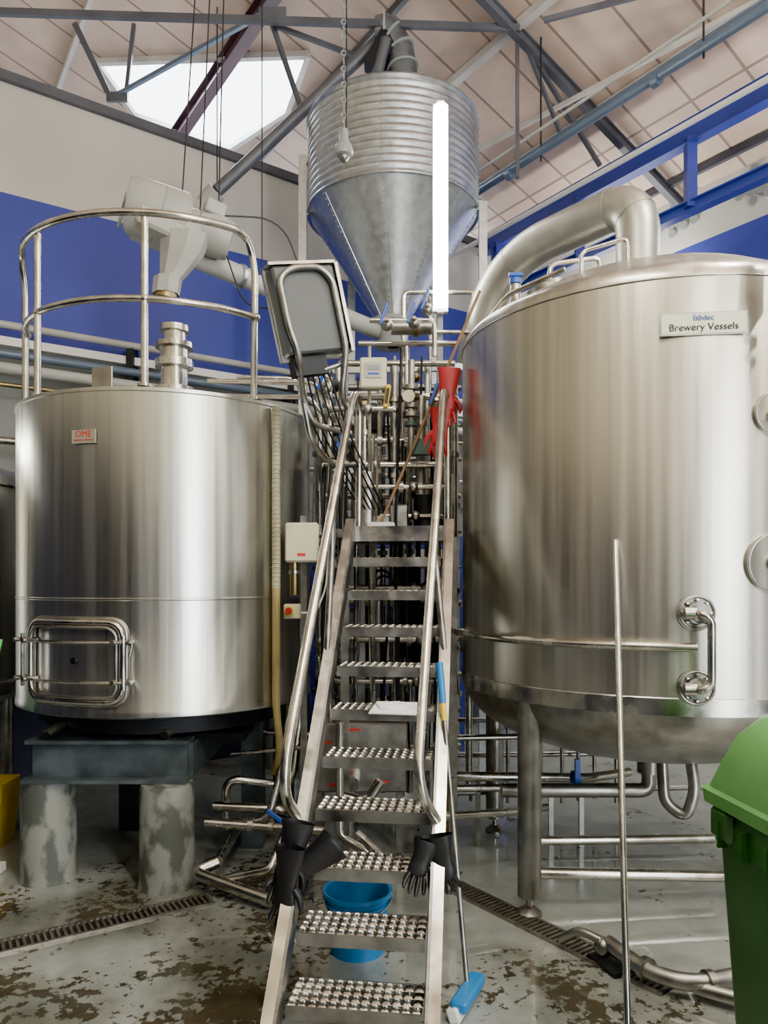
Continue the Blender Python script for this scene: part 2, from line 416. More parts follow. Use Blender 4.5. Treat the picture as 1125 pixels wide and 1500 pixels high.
# navy vats added behind the viewer to block door light and darken reflections
for (u,v) in((1.7,7.3),(-.3,7.35),(-2.2,7.3),(-3.8,7.3),(-3.4,6.35),(-5.1,6.5)):
    nv=B('navy_light_blocker'); p=W(u,v); rr=.62 if v>7 else .5
    nv.lathe(p,[(.0001,.35),(rr*.8,.55),(rr,.6),(rr,2.85),(rr*.93,2.95),(.3,3.1),(.0001,3.12)],NAVY,48)
    for k in range(4): q=p+V((.7*rr*math.cos(k*1.571+.6),.7*rr*math.sin(k*1.571+.6),0)); nv.cyl(q,q+V((0,0,.62)),.04,NAVY)
    nv.make()

# ------------------------------------------------------------------ left vessel
CL=V((-1.455,5.107,0)); RL=.95
def tp(c,r,th,z): return V((c.x+r*math.cos(R(th)),c.y+r*math.sin(R(th)),z))
def nrm(th): return V((math.cos(R(th)),math.sin(R(th)),0))
mt=B('mash_tun')
mt.lathe(CL,[(.3,.96),(RL-.04,.97),(RL-.02,.985),(RL,.985),(RL,1.02),(RL-.006,1.03),(RL-.006,1.635),(RL-.002,1.64),(RL-.002,1.648),(RL-.006,1.652),(RL-.006,2.80),(RL,2.805),(RL,2.824),(RL-.02,2.83),(.4,2.93),(.0001,2.95)],STEEL,128)
nb=V((-1.29,4.62,0))
mt.lathe(nb,[(.075,2.82),(.075,2.90),(.12,2.90),(.12,2.93),(.08,2.935),(.08,3.05),(.115,3.055),(.115,3.10),(.085,3.11),(.085,3.17),(.115,3.175),(.115,3.205),(.07,3.21),(.07,3.27),(.09,3.275),(.09,3.31),(.06,3.32),(.06,3.2)],STEEL2,28)
mt.box(tp(CL,.80,258,2.90),(.13,.015,.16),STEELD,rot=(0,0,348),ch=.004); mt.disc(tp(CL,.79,258,2.93),nrm(258),.02,.03,DARK)
def dp(s_,z,off): return tp(CL,RL+off,252+s_/RL*57.3,z)
def rrect(w,h,zc,rad,off,n=6):
    pts=[]
    for qi,(sx,sz) in enumerate(((1,1),(-1,1),(-1,-1),(1,-1))):
        for k in range(n+1):
            a=R(90*qi+90*k/n); pts.append((sx*(w/2-rad)+rad*math.cos(a),zc+sz*(h/2-rad)+rad*math.sin(a)))
        if qi in(0,2):
            x0=sx*(w/2-rad)
            for k in range(1,8): pts.append((x0*(1-k/4),zc+sz*h/2))
    pts.append(pts[0]); return [dp(x,z,off) for x,z in pts]
mt.sweep(rrect(.62,.44,1.295,.08,.02),.018,STEEL2,10,False)
mt.sweep(rrect(.57,.39,1.295,.07,.035),.010,STEELD,8,False)
mt.sweep(rrect(.66,.48,1.295,.09,.0),.012,STEELD,8,False)
for zz in(1.41,1.19):
    mt.sweep([dp(-.37+.74*k/14,zz,.065+.01*math.sin(k/14*math.pi)) for k in range(15)],.009,STEEL2,8)
    for ss in(-.37,-.28,.28,.36): mt.cyl(dp(ss,zz,.0),dp(ss,zz,.09),.014,STEELD,seg=10)
for ss in(-.30,.335):
    mt.sweep([dp(ss,1.15+.3*k/4,.075) for k in range(5)],.012,STEEL2,8)
mt.sweep([dp(.36,1.41,.09),dp(.39,1.40,.13),dp(.38,1.34,.14)],.009,STEEL2,8)
mt.disc(dp(0.02,1.30,.006),nrm(253),.018,.02,DARK)
th=257; P=tp(CL,RL+.004,th,2.55)
mt.box(P,(.15,.004,.075),PLATE,rot=(0,0,th+90)); mto=mt.make()
text('DME',tp(CL,RL+.008,th,2.562),(R(90),0,R(th+90)),.05,REDL,mto,'nameplate_letters')
text('BREWING SERVICES',tp(CL,RL+.008,th,2.53),(R(90),0,R(th+90)),.014,REDL,mto,'nameplate_small_letters')

gr=B('guard_rail')
def arc(c,r,a0,a1,z,n=24): return [tp(c,r,a0+(a1-a0)*k/n,z) for k in range(n+1)]
gr.sweep(fillet([tp(CL,.90,196,2.85),tp(CL,.90,196,3.62)]+[tp(CL,.91,198,3.74)]+arc(CL,.91,203,310,3.81)+[tp(CL,.89,315,3.80),tp(CL,.88,318.5,3.72),tp(CL,.88,320,3.6),tp(CL,.87,320,2.84)],.05,4),.021,STEEL2,12)
gr.sweep(arc(CL,.89,196,320,3.335),.020,STEEL2,12)
for a in(228,277): gr.cyl(tp(CL,.89,a,2.84),tp(CL,.89,a,3.80),.021,STEEL2)
for a in(196,228,277,320):
    gr.disc(tp(CL,.89,a,2.845),(0,0,1),.04,.015,STEEL2); gr.ball(tp(CL,.89,a,3.335),.027,STEEL2)
for k,(z,x0,x1) in enumerate(((3.05,-1.15,-.45),(2.98,-1.2,-.5),(3.13,-1.0,-.6))):
    gr.tube([(x0,4.9+.1*k,z),(x1,4.95+.1*k,z),(x1+.1,5.0+.1*k,2.86)],.016,STEEL2)
gr.make()
hs=B('drain_hose'); hs.tube([tp(CL,RL+.03,325,2.80),tp(CL,RL+.03,325,1.70)],.025,HOSE,seg=14)
for k in range(40): hs.torus(tp(CL,RL+.03,325,1.72+k*.027),(0,0,1),.025,.004,HOSE,14,6)
hs.tube([tp(CL,RL+.03,325,1.70),tp(CL,RL+.03,325,.95),tp(CL,RL+.05,326,.72),tp(CL,RL-.05,330,.56)],.024,HOSEY,fr=.1,seg=14)
hs.make()

st=B('vessel_stand')
st.box((-1.60,4.42,.705),(.90,.10,.21),TEAL,ch=.006); st.box((-1.60,4.37,.60),(.94,.2,.02),TEAL); st.box((-1.60,4.40,.815),(.94,.16,.02),TEAL)
st.box((-1.16,4.85,.70),(.08,.9,.2),TEAL); st.box((-2.02,4.85,.70),(.08,.9,.2),TEAL); st.box((-1.6,5.5,.70),(.95,.10,.21),TEAL)
st.lathe(CL,[(.78,.965),(.78,.86),(.70,.86),(.70,.965)],DARK,48)
for (x,y) in((-1.9,4.55),(-1.32,4.48),(-1.05,5.4),(-2.0,5.4)): st.box((x,y,.89),(.12,.14,.15),DARK)
st.box((-1.60,4.62,.93),(1.0,.12,.06),DARK)
for (x,y) in((-1.78,5.3),(-.86,4.95),(-.72,5.4)): st.box((x,y,.42 if x<-1 else .5),(.14,.12,.84 if x<-1 else 1.0),TEAL)
st.box((-.86,4.95,.93),(.3,.3,.08),DARK); st.box((-1.45,5.0,.80),(1.2,.9,.05),DARK)
for (x,y) in((-1.95,4.36),(-1.27,4.36)):
    st.tube([(x,y-.02,.855),(x+.10,y+.22,.93)],.03,STEELD,fr=0); st.disc((x-.003,y-.028,.852),(-.3,-1,-.2),.022,.006,BLACK)
st.make()
for (x,y) in((-1.977,4.43),(-1.25,4.33)):
    cc=B('concrete_column'); cc.lathe((x,y,0),[(.0001,0),(.165,0),(.16,.02),(.155,.04),(.153,.56),(.145,.585),(.0001,.59)],COLM,40); cc.make()
ot=B('storage_vessel'); c2=V((-3.25,5.3,0))
ot.lathe(c2,[(.0001,.82),(.5,.88),(.68,.95),(.7,.97),(.7,2.46),(.67,2.50),(.3,2.62),(.0001,2.64)],STEEL,72)
for a in(225,315,45,135): ot.cyl(tp(c2,.55,a,0),tp(c2,.55,a,.93),.05,STEELD)
ot.torus((c2.x,c2.y,2.40),(0,0,1),.705,.012,STEEL2,48); ot.torus((c2.x,c2.y,1.06),(0,0,1),.705,.012,STEEL2,48)
ot.make()
br=B('scrubbing_brush'); br.tube([(-2.27,4.45,1.40),(-2.31,4.42,1.15),(-2.38,4.50,.02)],.011,mat('lime_plastic',(.08,.6,.1),0,.4)); br.box((-2.38,4.5,.03),(.2,.06,.05),WHITE); br.make()

# ------------------------------------------------------------------ grist conveyor
gc=B('grist_conveyor')
gc.cyl((-1.45,5.38,4.10),(-.02,6.72,3.97),.075,LGREY,seg=24)
for t in(.3,.5,.75): gc.disc(V((-1.55,5.28,4.10)).lerp(V((-.02,6.72,3.97)),t),(1.53,1.44,-.13),.09,.03,GALV)
ax=V((.9,.5,-.25)).normalized()
gc.sweep([V((-1.76,5.14,4.33)),V((-1.73,5.15,4.325)),V((-1.42,5.3,4.28)),V((-1.40,5.31,4.275))],[.17,.195,.195,.17],LGREY,36)
gc.box((-1.52,5.24,4.20),(.44,.32,.22),LGREY,rot=(0,14,30),ch=.02)
gc.sweep([V((-1.40,5.30,4.27)),V((-1.20,5.35,4.2)),V((-1.10,5.38,4.17))],[.11,.15,.13],LGREY,24)
gc.box((-1.2,5.3,4.36),(.14,.12,.10),LGREY,rot=(0,14,30),ch=.01)
gc.disc((-1.76,5.13,4.33),ax,.07,.04,GREYP)
gc.disc((-1.765,5.128,4.332),ax,.175,.012,GREYP,32); gc.torus(V((-1.575,5.23,4.30)),ax,.197,.006,GREYP,36,6)
for k in range(5): gc.torus(V((-1.34,5.32,4.245))+ax*.05*k,ax,.138,.006,GREYP,24,6)
def ring(c,wx,wy,z): return [V((c[0]+sx*wx,c[1]+sy*wy,z)) for sx,sy in((-1,-.4),(-.4,-1),(.4,-1),(1,-.4),(1,.4),(.4,1),(-.4,1),(-1,.4))]
rings=[ring((-1.38,5.22),.16,.13,4.14),ring((-1.40,5.21),.14,.12,4.02),ring((-1.46,5.19),.08,.08,3.85),ring((-1.49,5.18),.09,.09,3.83),ring((-1.505,5.18),.085,.085,3.72)]
vs=[p for q in rings for p in q]; fs=[[i*8+k,i*8+(k+1)%8,(i+1)*8+(k+1)%8,(i+1)*8+k] for i in range(4) for k in range(8)]
fs.append(list(range(8))); gc.add(vs,fs,LGREY); gc.cyl((-1.505,5.18,3.73),(-1.51,5.18,3.69),.08,BRONZE)
for (x,y,x2) in((-1.3,5.3,-1.15),(-1.18,5.35,-1.1),(-.95,5.85,-.95),(-1.42,5.25,-1.2)):
    v=6.09-(x2*.8305+y*.557); gc.cyl((x,y,4.3 if x<-1 else 4.05),(x2,y,rz(v)-.03),.005,DARK,seg=6)
gc.sweep(fillet([V((-1.13,5.4,4.08)),V((-1.0,5.4,3.7)),V((-.7,5.5,3.75)),V((-.6,5.6,4.0)),V((-.75,5.5,4.4)),V((-1.2,5.35,4.35))],.2),.006,BLACK,6)
gc.make()

# ------------------------------------------------------------------ silo
CS=V((.08,6.7,0)); RS=.75
si=B('malt_silo')
prof=[(.12,6.08),(.5,5.90),(RS+.01,5.78),(RS+.02,5.76),(RS,5.74)]
nr=12; dz=.72/nr
for k in range(nr):
    z=5.74-k*dz
    prof+=[(RS,z),(RS+.006,z-dz*.2),(RS+.010,z-dz*.4),(RS+.006,z-dz*.6),(RS,z-dz*.8),(RS-.003,z-dz*.92)]
prof+=[(RS+.004,5.015),(RS+.004,4.99),(RS-.02,4.975),(.15,4.08),(.15,4.03)]
si.lathe(CS,prof,GALV,96)
for a in range(8):
    th=262+a*45
    for k in range(24):
        t=k/23; rr=RS-.02+(.15-RS+.02)*t; si.ball(tp(CS,rr+.003,th,4.975-.895*t),.007,GREYP,6)
    si.sweep([tp(CS,RS-.022,th+2,4.975),tp(CS,.152,th+6,4.08)],.005,GALV,6)
    for k in range(12): si.ball(tp(CS,RS+.009,th,5.71-k*dz),.008,GREYP,6)
si.lathe(CS,[(.15,4.06),(.20,4.06),(.20,4.03),(.15,4.03),(.13,3.86),(.16,3.86),(.16,3.83),(.05,3.83)],GREYP,32)
for a,zt_ in((184,5.5),(-14,5.02),(60,5.5),(120,5.5)):
    p=tp(CS,RS+.05,a,0); si.beam((p.x,p.y,0),(p.x,p.y,zt_),.07,.06,GALV)
    si.beam(tp(CS,RS-.0,a,zt_-.04),(p.x,p.y,zt_-.04),.06,.06,GALV); si.beam(tp(CS,RS+.0,a,5.0),(p.x,p.y,5.0),.06,.06,GALV)
si.torus((CS.x,CS.y,4.99),(0,0,1),RS+.01,.012,GALV,64)
for z in(3.6,2.4):
    q=[tp(CS,RS+.06,a,z) for a in(184,-14,60,120,184)]
    for i in range(4): si.beam(q[i],q[i+1],.05,.06,GALV)
DKP=mat('auger_tube_grey',(.14,.15,.18),.3,.45,var=.2)
DG=mat('elbow_dark_galvanised',(.24,.26,.30),.7,.45,var=.3,scale=(12,12,12))
el=[V((.17,6.7,5.93)),V((.17,6.7,6.15)),V((.165,6.7,6.32)),V((.14,6.7,6.47)),V((0.08,6.7,6.59)),V((0.0,6.7,6.66)),V((-.08,6.7,6.66))]
si.sweep(el,[.18,.14,.13,.13,.13,.13,.11],DG,16)
for p,q in zip(el[1:],el[2:]): si.disc(p,(q-p),.145,.02,GREYP)
si.box((-.02,6.66,6.42),(.17,.16,.34),DARK,rot=(0,28,0)); si.box((.16,6.64,6.02),(.34,.22,.06),GREYP); si.cyl((-.06,6.6,6.2),(.02,6.6,6.5),.05,DKP)
si.cyl((-1.50,6.75,5.25),(-.05,6.72,6.58),.055,DKP,seg=20)
si.cyl((-1.50,6.75,5.25),(-1.62,6.80,5.15),.09,LGREY); si.cyl((-1.50,6.75,5.25),(-1.5,6.75,6.9),.006,DARK,seg=6)
si.make()
t=batten('added_overhead_batten',(.41,5.42,3.70),(.41,5.42,5.20),TUBE,.05,.11)
t.beam((.41,5.50,2.06),(.41,5.50,5.25),.04,.04,GREYP); t.make()
alight('silo_batten_light',(.41,5.36,4.45),(R(90),0,0),.1,1.4,30,(1,.97,.88))
pl=B('pendant_lamp')
for k in range(46):
    z=4.62+k*.05
    pl.torus((-.257,4.8,z),(1,0,0) if k%2 else (0,1,0),.016,.005,GREYP,10,5)
pl.cyl((-.24,4.8,4.5),(-.24,4.8,6.95),.005,DARK,seg=6)
pl.lathe((-.257,4.8,0),[(.0001,4.63),(.025,4.63),(.028,4.56),(.05,4.53),(.062,4.49),(.055,4.465),(.0001,4.455)],GREYP,20)
pl.ball((-.257,4.8,4.455),.035,STEELD); pl.make()

# ------------------------------------------------------------------ right vessel
CR=V((1.615,4.577,0)); RR=1.13
kt=B('brew_kettle')
prof=[]
for k in range(13):
    a=k/12*math.pi/2; prof.append((max(.0001,(RR-.01)*math.sin(a)),1.13-.42*math.cos(a)))
kt.lathe(CR,prof,STEELD,128)
kt.lathe(CR,[(RR-.01,1.12),(RR+.004,1.12),(RR+.004,1.20),(RR,1.205)],STEEL2,128)
prof=[(RR,1.205),(RR,3.16)]
for k in range(1,7):
    a=k/6*R(68); prof.append((RR-.09+.09*math.cos(a),3.16+.09*math.sin(a)))
prof+=[(.75,3.42),(.4,3.56),(.15,3.62),(.0001,3.63)]
kt.lathe(CR,prof,STEELW,160)
kt.torus((CR.x,CR.y,3.155),(0,0,1),RR+.001,.004,STEELD,128,6)
kt.sweep(arc(CR,RR+.06,172,258,1.445,40)+[tp(CR,RR+.06,260.5,1.445)],.021,STEEL2,12)
for a in(180,205,230,252): kt.cyl(tp(CR,RR,a,1.445),tp(CR,RR+.06,a,1.445),.012,STEELD,seg=8)
for zz in(1.60,1.255):
    p=tp(CR,RR,261,zz); n_=nrm(261)
    kt.disc(p,n_,.085,.02,STEELD,28); kt.torus(p+n_*.012,n_,.075,.006,STEELD)
    kt.cyl(p,p+n_*.07,.035,STEELD); kt.disc(p+n_*.04,n_,.05,.015,STEELD)
    for k in range(8):
        x,y=axes(n_); kt.ball(p+n_*.02+(x*math.cos(k*.785)+y*math.sin(k*.785))*.06,.009,STEEL2,6)
    kt.disc(p+n_*.06+nrm(171)*.04,nrm(171),.028,.05,STEEL2)
n_=nrm(261)
kt.tube([tp(CR,RR+.02,260,1.60),tp(CR,RR+.10,261,1.60),tp(CR,RR+.10,263,1.57),tp(CR,RR+.10,263,1.28),tp(CR,RR+.10,261,1.255),tp(CR,RR+.02,260,1.255)],.019,STEEL2,fr=.04)
for zz,rr in((1.83,.14),(2.52,.10)):
    p=tp(CR,RR,279,zz); n_=nrm(279); kt.disc(p,n_,rr,.03,STEELW,36); kt.torus(p+n_*.015,n_,rr*.93,.005,STEELD); kt.disc(p+n_*.02,n_,rr*.3,.05,STEELD)
for a in(217.1,322,37,142):
    p=tp(CR,1.07,a,0)
    kt.cyl((p.x,p.y,.10),(p.x,p.y,1.17),.062,STEELD,seg=28); kt.cyl((p.x,p.y,.03),(p.x,p.y,.12),.018,STEEL2)
    kt.lathe((p.x,p.y,0),[(.0001,0),(.065,0),(.065,.015),(.03,.045),(.0001,.05)],STEELD,24)
kt.cyl((CR.x,CR.y,.75),(CR.x,CR.y,.58),.07,STEELD); kt.tube([(CR.x,CR.y,.62),(CR.x,CR.y,.47),(CR.x-.9,CR.y-.0,.47)],.045,STEELD)
kt.tube([(1.55,4.2,.85),(1.55,4.15,.52),(1.65,4.1,.45),(1.70,4.1,.60),(1.70,4.2,.85)],.032,STEELD)
VAP=mat('vapour_duct_steel',(.46,.46,.42),.85,.42,var=.2,scale=(8,8,8))
vp=fillet([(1.555,4.60,3.58),(1.555,4.60,4.09),(1.0,5.20,4.05),(.78,5.42,3.86),(.66,5.60,3.35)],.22,10)
kt.sweep(vp,.130,VAP,36)
kt.lathe((1.555,4.60,0),[(.19,3.60),(.19,3.64),(.135,3.66)],STEEL2,36)
for q in(4,10,len(vp)-14): kt.disc(vp[q],vp[q+1]-vp[q],.1335,.008,VAP,36)
kt.tube([(1.05,4.0,3.38),(1.05,4.0,3.50),(1.28,3.95,3.55),(1.28,3.95,3.42)],.012,STEEL2,fr=.04)
kt.tube([(.95,4.3,3.38),(.95,4.3,3.56),(1.25,4.35,3.62),(1.25,4.35,3.48)],.014,STEEL2,fr=.05)
kt.disc((.95,4.35,3.42),(-.3,0,1),.12,.06,STEELD); kt.disc((1.95,4.1,3.45),(.2,-.3,1),.16,.05,STEELD)
kt.cyl((.78,4.45,3.28),(.78,4.45,3.50),.03,STEEL2); kt.disc((.78,4.45,3.52),(0,0,1),.035,.03,BLUEH); kt.cyl((.74,4.45,3.56),(.82,4.45,3.56),.014,BLUEH)
kt.tube([(.58,4.5,3.25),(.72,4.4,3.42),(1.0,4.15,3.47)],.014,STEEL2)
th=262.5; n_=nrm(th); P=tp(CR,RR+.006,th,2.93)
kt.box(P,(.385,.006,.105),STEELD,rot=(0,0,th+90)); kt.box(P+n_*.003,(.37,.004,.092),PLATE,rot=(0,0,th+90))
kto=kt.make()
rot=(R(90),0,R(th+90)); P2=tp(CR,RR+.015,th,0)
text('fabdec',P2+V((0,0,2.955)),rot,.036,BLUEH,kto,'plate_letters')
text('Brewery Vessels',P2+V((0,0,2.912)),rot,.046,BLACK,kto,'plate_words')
fp=B('foil_wrapped_pipe')
fp.sweep([(1.78,3.30,2.98),(1.77,3.30,3.02),(1.78,3.30,3.06),(1.78,3.31,3.2),(1.785,3.31,3.38),(1.79,3.33,3.46),(1.82,3.40,3.5)],[.035,.06,.075,.07,.075,.07,.05],FOIL,20)
fp.cyl((1.78,3.30,2.99),(1.78,3.30,2.72),.025,STEELD); fp.disc((1.78,3.30,2.93),(0,0,1),.05,.03,STEEL2); fp.disc((1.78,3.30,2.84),(0,0,1),.045,.02,STEEL2)
fp.tube([(1.78,3.30,2.74),(1.79,3.30,2.50),(1.79,3.47,2.50)],.02,STEELD); fp.make()

# ------------------------------------------------------------------ stairs
def cx(y): return -.092+.12*(y-2.9)
h=.1876; g=.173; d0=2.55
yawM=Matrix.Rotation(-math.atan(.12),3,'Z')
ss=B('access_stair')
def SP(side,n,off=0,dz=0):
    y=d0+g*n; return V((cx(y)+side*(.27+off),y+.05,h*n+dz))
for s_ in(-1,1):
    p=SP(s_,.0,0,.0); q=SP(s_,11.0,0,-.0)
    dirv=(q-p).normalized(); x=V((1,0,0)); nz=x.cross(dirv).normalized()
    M=Matrix((x,dirv,nz)).transposed()
    Lh=(q-p).length
    ss.box((p+q)/2,(.012,Lh,.15),STEELD,M=M)
    for e in(-1,1): ss.box((p+q)/2+nz*.07*e+V((s_*.022,0,0)),(.055,Lh,.010),STEEL2,M=M)
def tread(b,n):
    y=d0+g*n; z=h*n; W_=.50; Dp=.20; nx=13; ny=4
    c0=V((cx(y),y,z)); cw=W_/nx; cd=Dp/ny; vs=[];fs=[]
    for i in range(nx):
        for j in range(ny):
            ox=-W_/2+cw*(i+.5); oy=cd*(j+.5)
            hw,hd=cw/2,cd/2; o=len(vs)
            sq=[(hw,0),(hw,hd),(0,hd),(-hw,hd),(-hw,0),(-hw,-hd),(0,-hd),(hw,-hd)]
            for (a,b2) in sq: vs.append(c0+yawM@V((ox+a,oy+b2,0)))
            for k in range(8): vs.append(c0+yawM@V((ox+math.cos(k*math.pi/4)*cw*.36,oy+math.sin(k*math.pi/4)*cd*.34,.006)))
            for k in range(8): vs.append(c0+yawM@V((ox+math.cos(k*math.pi/4)*cw*.30,oy+math.sin(k*math.pi/4)*cd*.28,-.004)))
            for k in range(8):
                k2=(k+1)%8; fs.append([o+k,o+k2,o+8+k2,o+8+k]); fs.append([o+8+k,o+8+k2,o+16+k2,o+16+k])
    b.add(vs,fs,STEEL2)
    b.box(c0+yawM@V((0,0,-.022)),(W_,.006,.05),STEELD,M=yawM); b.box(c0+yawM@V((0,Dp,-.022)),(W_,.006,.05),STEELD,M=yawM)
for n in range(1,11): tread(ss,n)
zt=h*11
ss.box((.10,4.98,zt-.03),(.66,1.0,.05),STEELD,M=yawM); ss.box((.085,4.47,zt-.035),(.66,.012,.09),STEEL2,M=yawM)
for i in range(16): ss.box((.085-.3+.04*i,4.75,zt+.003),(.012,.5,.01),STEEL2,M=yawM)
for (x,y) in((-.24,4.62),(.42,4.60),(-.16,5.4),(.50,5.4)): ss.beam((x,y,0),(x,y,zt-.05),.05,.05,STEELD)
ss.tube([(-.355,3.22,.715),(-.41,3.08,.86),(-.406,3.10,1.02),(-.185,4.36,2.80),(-.165,4.44,2.86),(-.15,4.56,2.80),(-.155,4.56,2.03)],.023,STEEL2,fr=.09,seg=14)
ss.tube([(.245,3.22,.69),(.165,3.10,.84),(.141,3.10,.97),(.345,4.36,2.80),(.36,4.44,2.88),(.385,4.56,2.80),(.385,4.56,2.03)],.023,STEEL2,fr=.09,seg=14)
for s_ in(-1,1):
    pr=V((-.406,3.10,1.02)).lerp(V((-.185,4.36,2.80)),.62) if s_<0 else V((.141,3.10,.97)).lerp(V((.345,4.36,2.80)),.60)
    q=SP(s_,6.9,.03,.05); ss.tube([pr,V((pr.x,pr.y+.02,pr.z-.2)),q],.017,STEELD,fr=.08)
    q=SP(s_,3.2,.0,.02); ss.ball(q,.03,STEEL2)
ss.make()
pb=B('notepad'); pb.box((.065,3.60,6*h+.012),(.24,.22,.006),PAPER,rot=(5,0,-10)); pb.box((.03,3.63,6*h+.022),(.12,.11,.006),PAPER,rot=(5,0,12)); pb.make()

# ------------------------------------------------------------------ screen panel on frame
cf=B('control_screen')
cc=V((-.42,4.16,3.24))
M=Matrix.Rotation(R(28),3,'Z')@Matrix.Rotation(R(-13),3,'Y')
cf.box(cc,(.37,.10,.47),BOXG,M=M,ch=.012); cf.box(cc+M@V((0,.06,0)),(.40,.04,.51),STEEL,M=M,ch=.006)
cf.box(cc+M@V((.205,.03,0)),(.02,.16,.49),STEEL2,M=M); cf.box(cc+M@V((0,.03,.25)),(.40,.16,.015),STEEL2,M=M)
fr_=[cc+M@V(p) for p in((-.14,-.07,-.24),(-.165,-.07,-.1),(-.165,-.07,.16),(-.08,-.07,.215),(.09,-.07,.215),(.15,-.07,.14),(.15,-.07,-.24))]
cf.tube([(-.20,4.45,2.62),(-.40,4.30,2.64),(-.46,4.25,2.78)]+[tuple(q) for q in fr_]+[(-.24,4.25,2.80),(-.20,4.38,2.72)],.018,STEELD,fr=.06)
cf.tube([(-.52,4.2,2.92),(-.40,4.18,2.90),(-.22,4.25,2.98)],.014,STEELD)
cf.tube([(-.46,4.25,2.78),(-.42,4.3,2.55),(-.33,4.45,2.45),(-.16,4.56,2.45)],.017,STEELD)
cf.box(cc+V((.0,.03,-.30)),(.20,.08,.10),DARK,M=M)
for k in range(6): cf.sweep(fillet([cc+V((-.05+.03*k,.05,-.3)),cc+V((.0+.04*k,.2,-.6)),V((-.15+.03*k,4.75,2.2))],.2),.006,BLACK,6)
cf.make()

# ------------------------------------------------------------------ boxes on post by the left vessel
jb=B('junction_box_post')
jb.beam((-.50,4.68,0),(-.50,4.68,2.15),.04,.04,STEELD)
jb.box((-.50,4.60,1.98),(.205,.10,.24),CREAM,ch=.012); jb.box((-.50,4.545,1.98),(.19,.012,.225),CREAM,ch=.004)
jb.box((-.50,4.538,1.905),(.05,.002,.018),REDL)
for k in range(3): jb.tube([(-.40,4.6,1.92+.05*k),(-.34,4.6,1.92+.05*k),(-.30,4.66,1.85+.05*k)],.012,BLACK if k else LGREY)
jb.cyl((-.55,4.60,1.86),(-.55,4.60,1.66),.028,BRONZE); jb.disc((-.55,4.6,1.8),(0,0,1),.035,.02,STEEL2)
jb.box((-.56,4.60,1.56),(.10,.09,.09),CREAM,ch=.008); jb.disc((-.575,4.545,1.565),(0,1,0),.028,.02,YEL); jb.disc((-.575,4.53,1.565),(0,1,0),.02,.03,RED)
jb.tube([(-.52,4.62,1.55),(-.42,4.62,1.55),(-.36,4.66,1.7),(-.34,4.7,2.1)],.006,WHITE); jb.make()

# ------------------------------------------------------------------ pipework between the vessels
pw=B('brewhouse_pipework')
def T(pts,r=.018,m=STEEL2,fr=.05): pw.tube(pts,r,m,fr=fr,seg=10)
T([(.14,5.45,2.06),(.14,5.45,3.84),(.66,5.45,3.84),(.66,5.45,3.2)],.017); T([(.14,5.45,3.55),(.66,5.45,3.55)],.015); T([(.34,5.55,3.84),(.34,5.55,2.1)],.013)
T([(-.18,5.3,3.42),(.52,5.3,3.42)],.02); T([(-.32,5.3,3.28),(.50,5.3,3.28)],.022); T([(-.1,5.2,3.55),(.35,5.2,3.55),(.35,5.2,3.3)],.018)
for x,y,z0,z1,r_ in((-.44,5.2,.3,2.9,.02),(-.36,5.0,.5,3.1,.018),(-.27,5.1,.2,3.3,.026),(-.2,5.4,.3,3.0,.016),(-.13,5.0,2.06,2.9,.02),(-.03,5.3,2.06,3.3,.018),(.07,5.1,2.06,3.2,.03),(.16,5.3,2.0,3.4,.02),(.25,5.1,2.06,3.0,.035),(.31,5.4,.3,3.3,.02),(.44,5.15,.2,3.0,.02),(.50,5.35,.2,3.25,.028)):
    pw.cyl((x,y,z0),(x,y,z1),r_,STEEL2 if r_<.03 else STEELD,seg=12)
    pw.disc((x,y,z0+.35*(z1-z0)),(0,0,1),r_+.018,.03,STEEL2); pw.disc((x,y,z0+.8*(z1-z0)),(0,0,1),r_+.016,.03,STEEL2)
for y,z,x0,x1,r_ in((4.95,2.88,-.38,.1,.02),(5.0,2.52,-.42,.4,.022),(4.9,2.36,-.15,.42,.016),(5.1,2.7,-.3,.45,.018),(5.2,3.02,-.2,.5,.025),(5.0,2.18,-.1,.4,.014),(5.05,1.7,-.4,.5,.02),(5.1,1.35,-.45,.55,.025),(5.2,1.05,-.4,.5,.02)):
    pw.tube([(x0,y+.1,z-.1),(x0,y,z),(x1,y,z),(x1,y+.1,z-.08)],r_,STEEL2,fr=.05,seg=10)
    xm=x0+(x1-x0)*random.uniform(.3,.7); pw.disc((xm,y,z),(1,0,0),r_+.022,.03,STEELD); pw.ball((xm+.08,y,z),r_+.02,STEELD,10)
for (x,y,z) in((.02,5.0,3.45),(.30,5.2,3.62),(-.38,4.9,3.0),(.2,5.0,3.46),(-.26,4.85,2.60),(.34,4.9,2.9)):
    pw.ball((x,y,z),.04,STEELD); pw.cyl((x,y,z),(x,y-.06,z+.02),.012,STEEL2); pw.box((x-.02,y-.07,z+.05),(.02,.02,.15),BLUEH,rot=(0,20,0),ch=.004)
VG=mat('valve_green',(.06,.11,.10),.3,.4)
for k in range(5): pw.disc((.18,4.95,2.78+.06*k),(0,0,1),.045+.012*(k%2),.03,VG if k==0 else BRONZE if k==3 else STEELD)
pw.cyl((.18,4.95,2.6),(.18,4.95,3.2),.022,STEELD)
pw.disc((.16,4.9,2.95),(0,1,0),.04,.03,CREAM); pw.box((.24,4.92,2.62),(.12,.08,.10),VG); pw.cyl((.05,5.2,3.5),(.33,5.2,3.5),.05,STEELD); pw.disc((.22,5.2,3.5),(1,0,0),.065,.03,BRONZE)
pw.box((-.07,4.95,3.11),(.175,.08,.20),CREAM,ch=.01); pw.box((-.07,4.905,3.125),(.11,.006,.10),LGREY); pw.box((-.07,4.90,3.14),(.08,.004,.03),GREYP); pw.box((-.07,4.90,3.10),(.07,.004,.012),BLUEH)
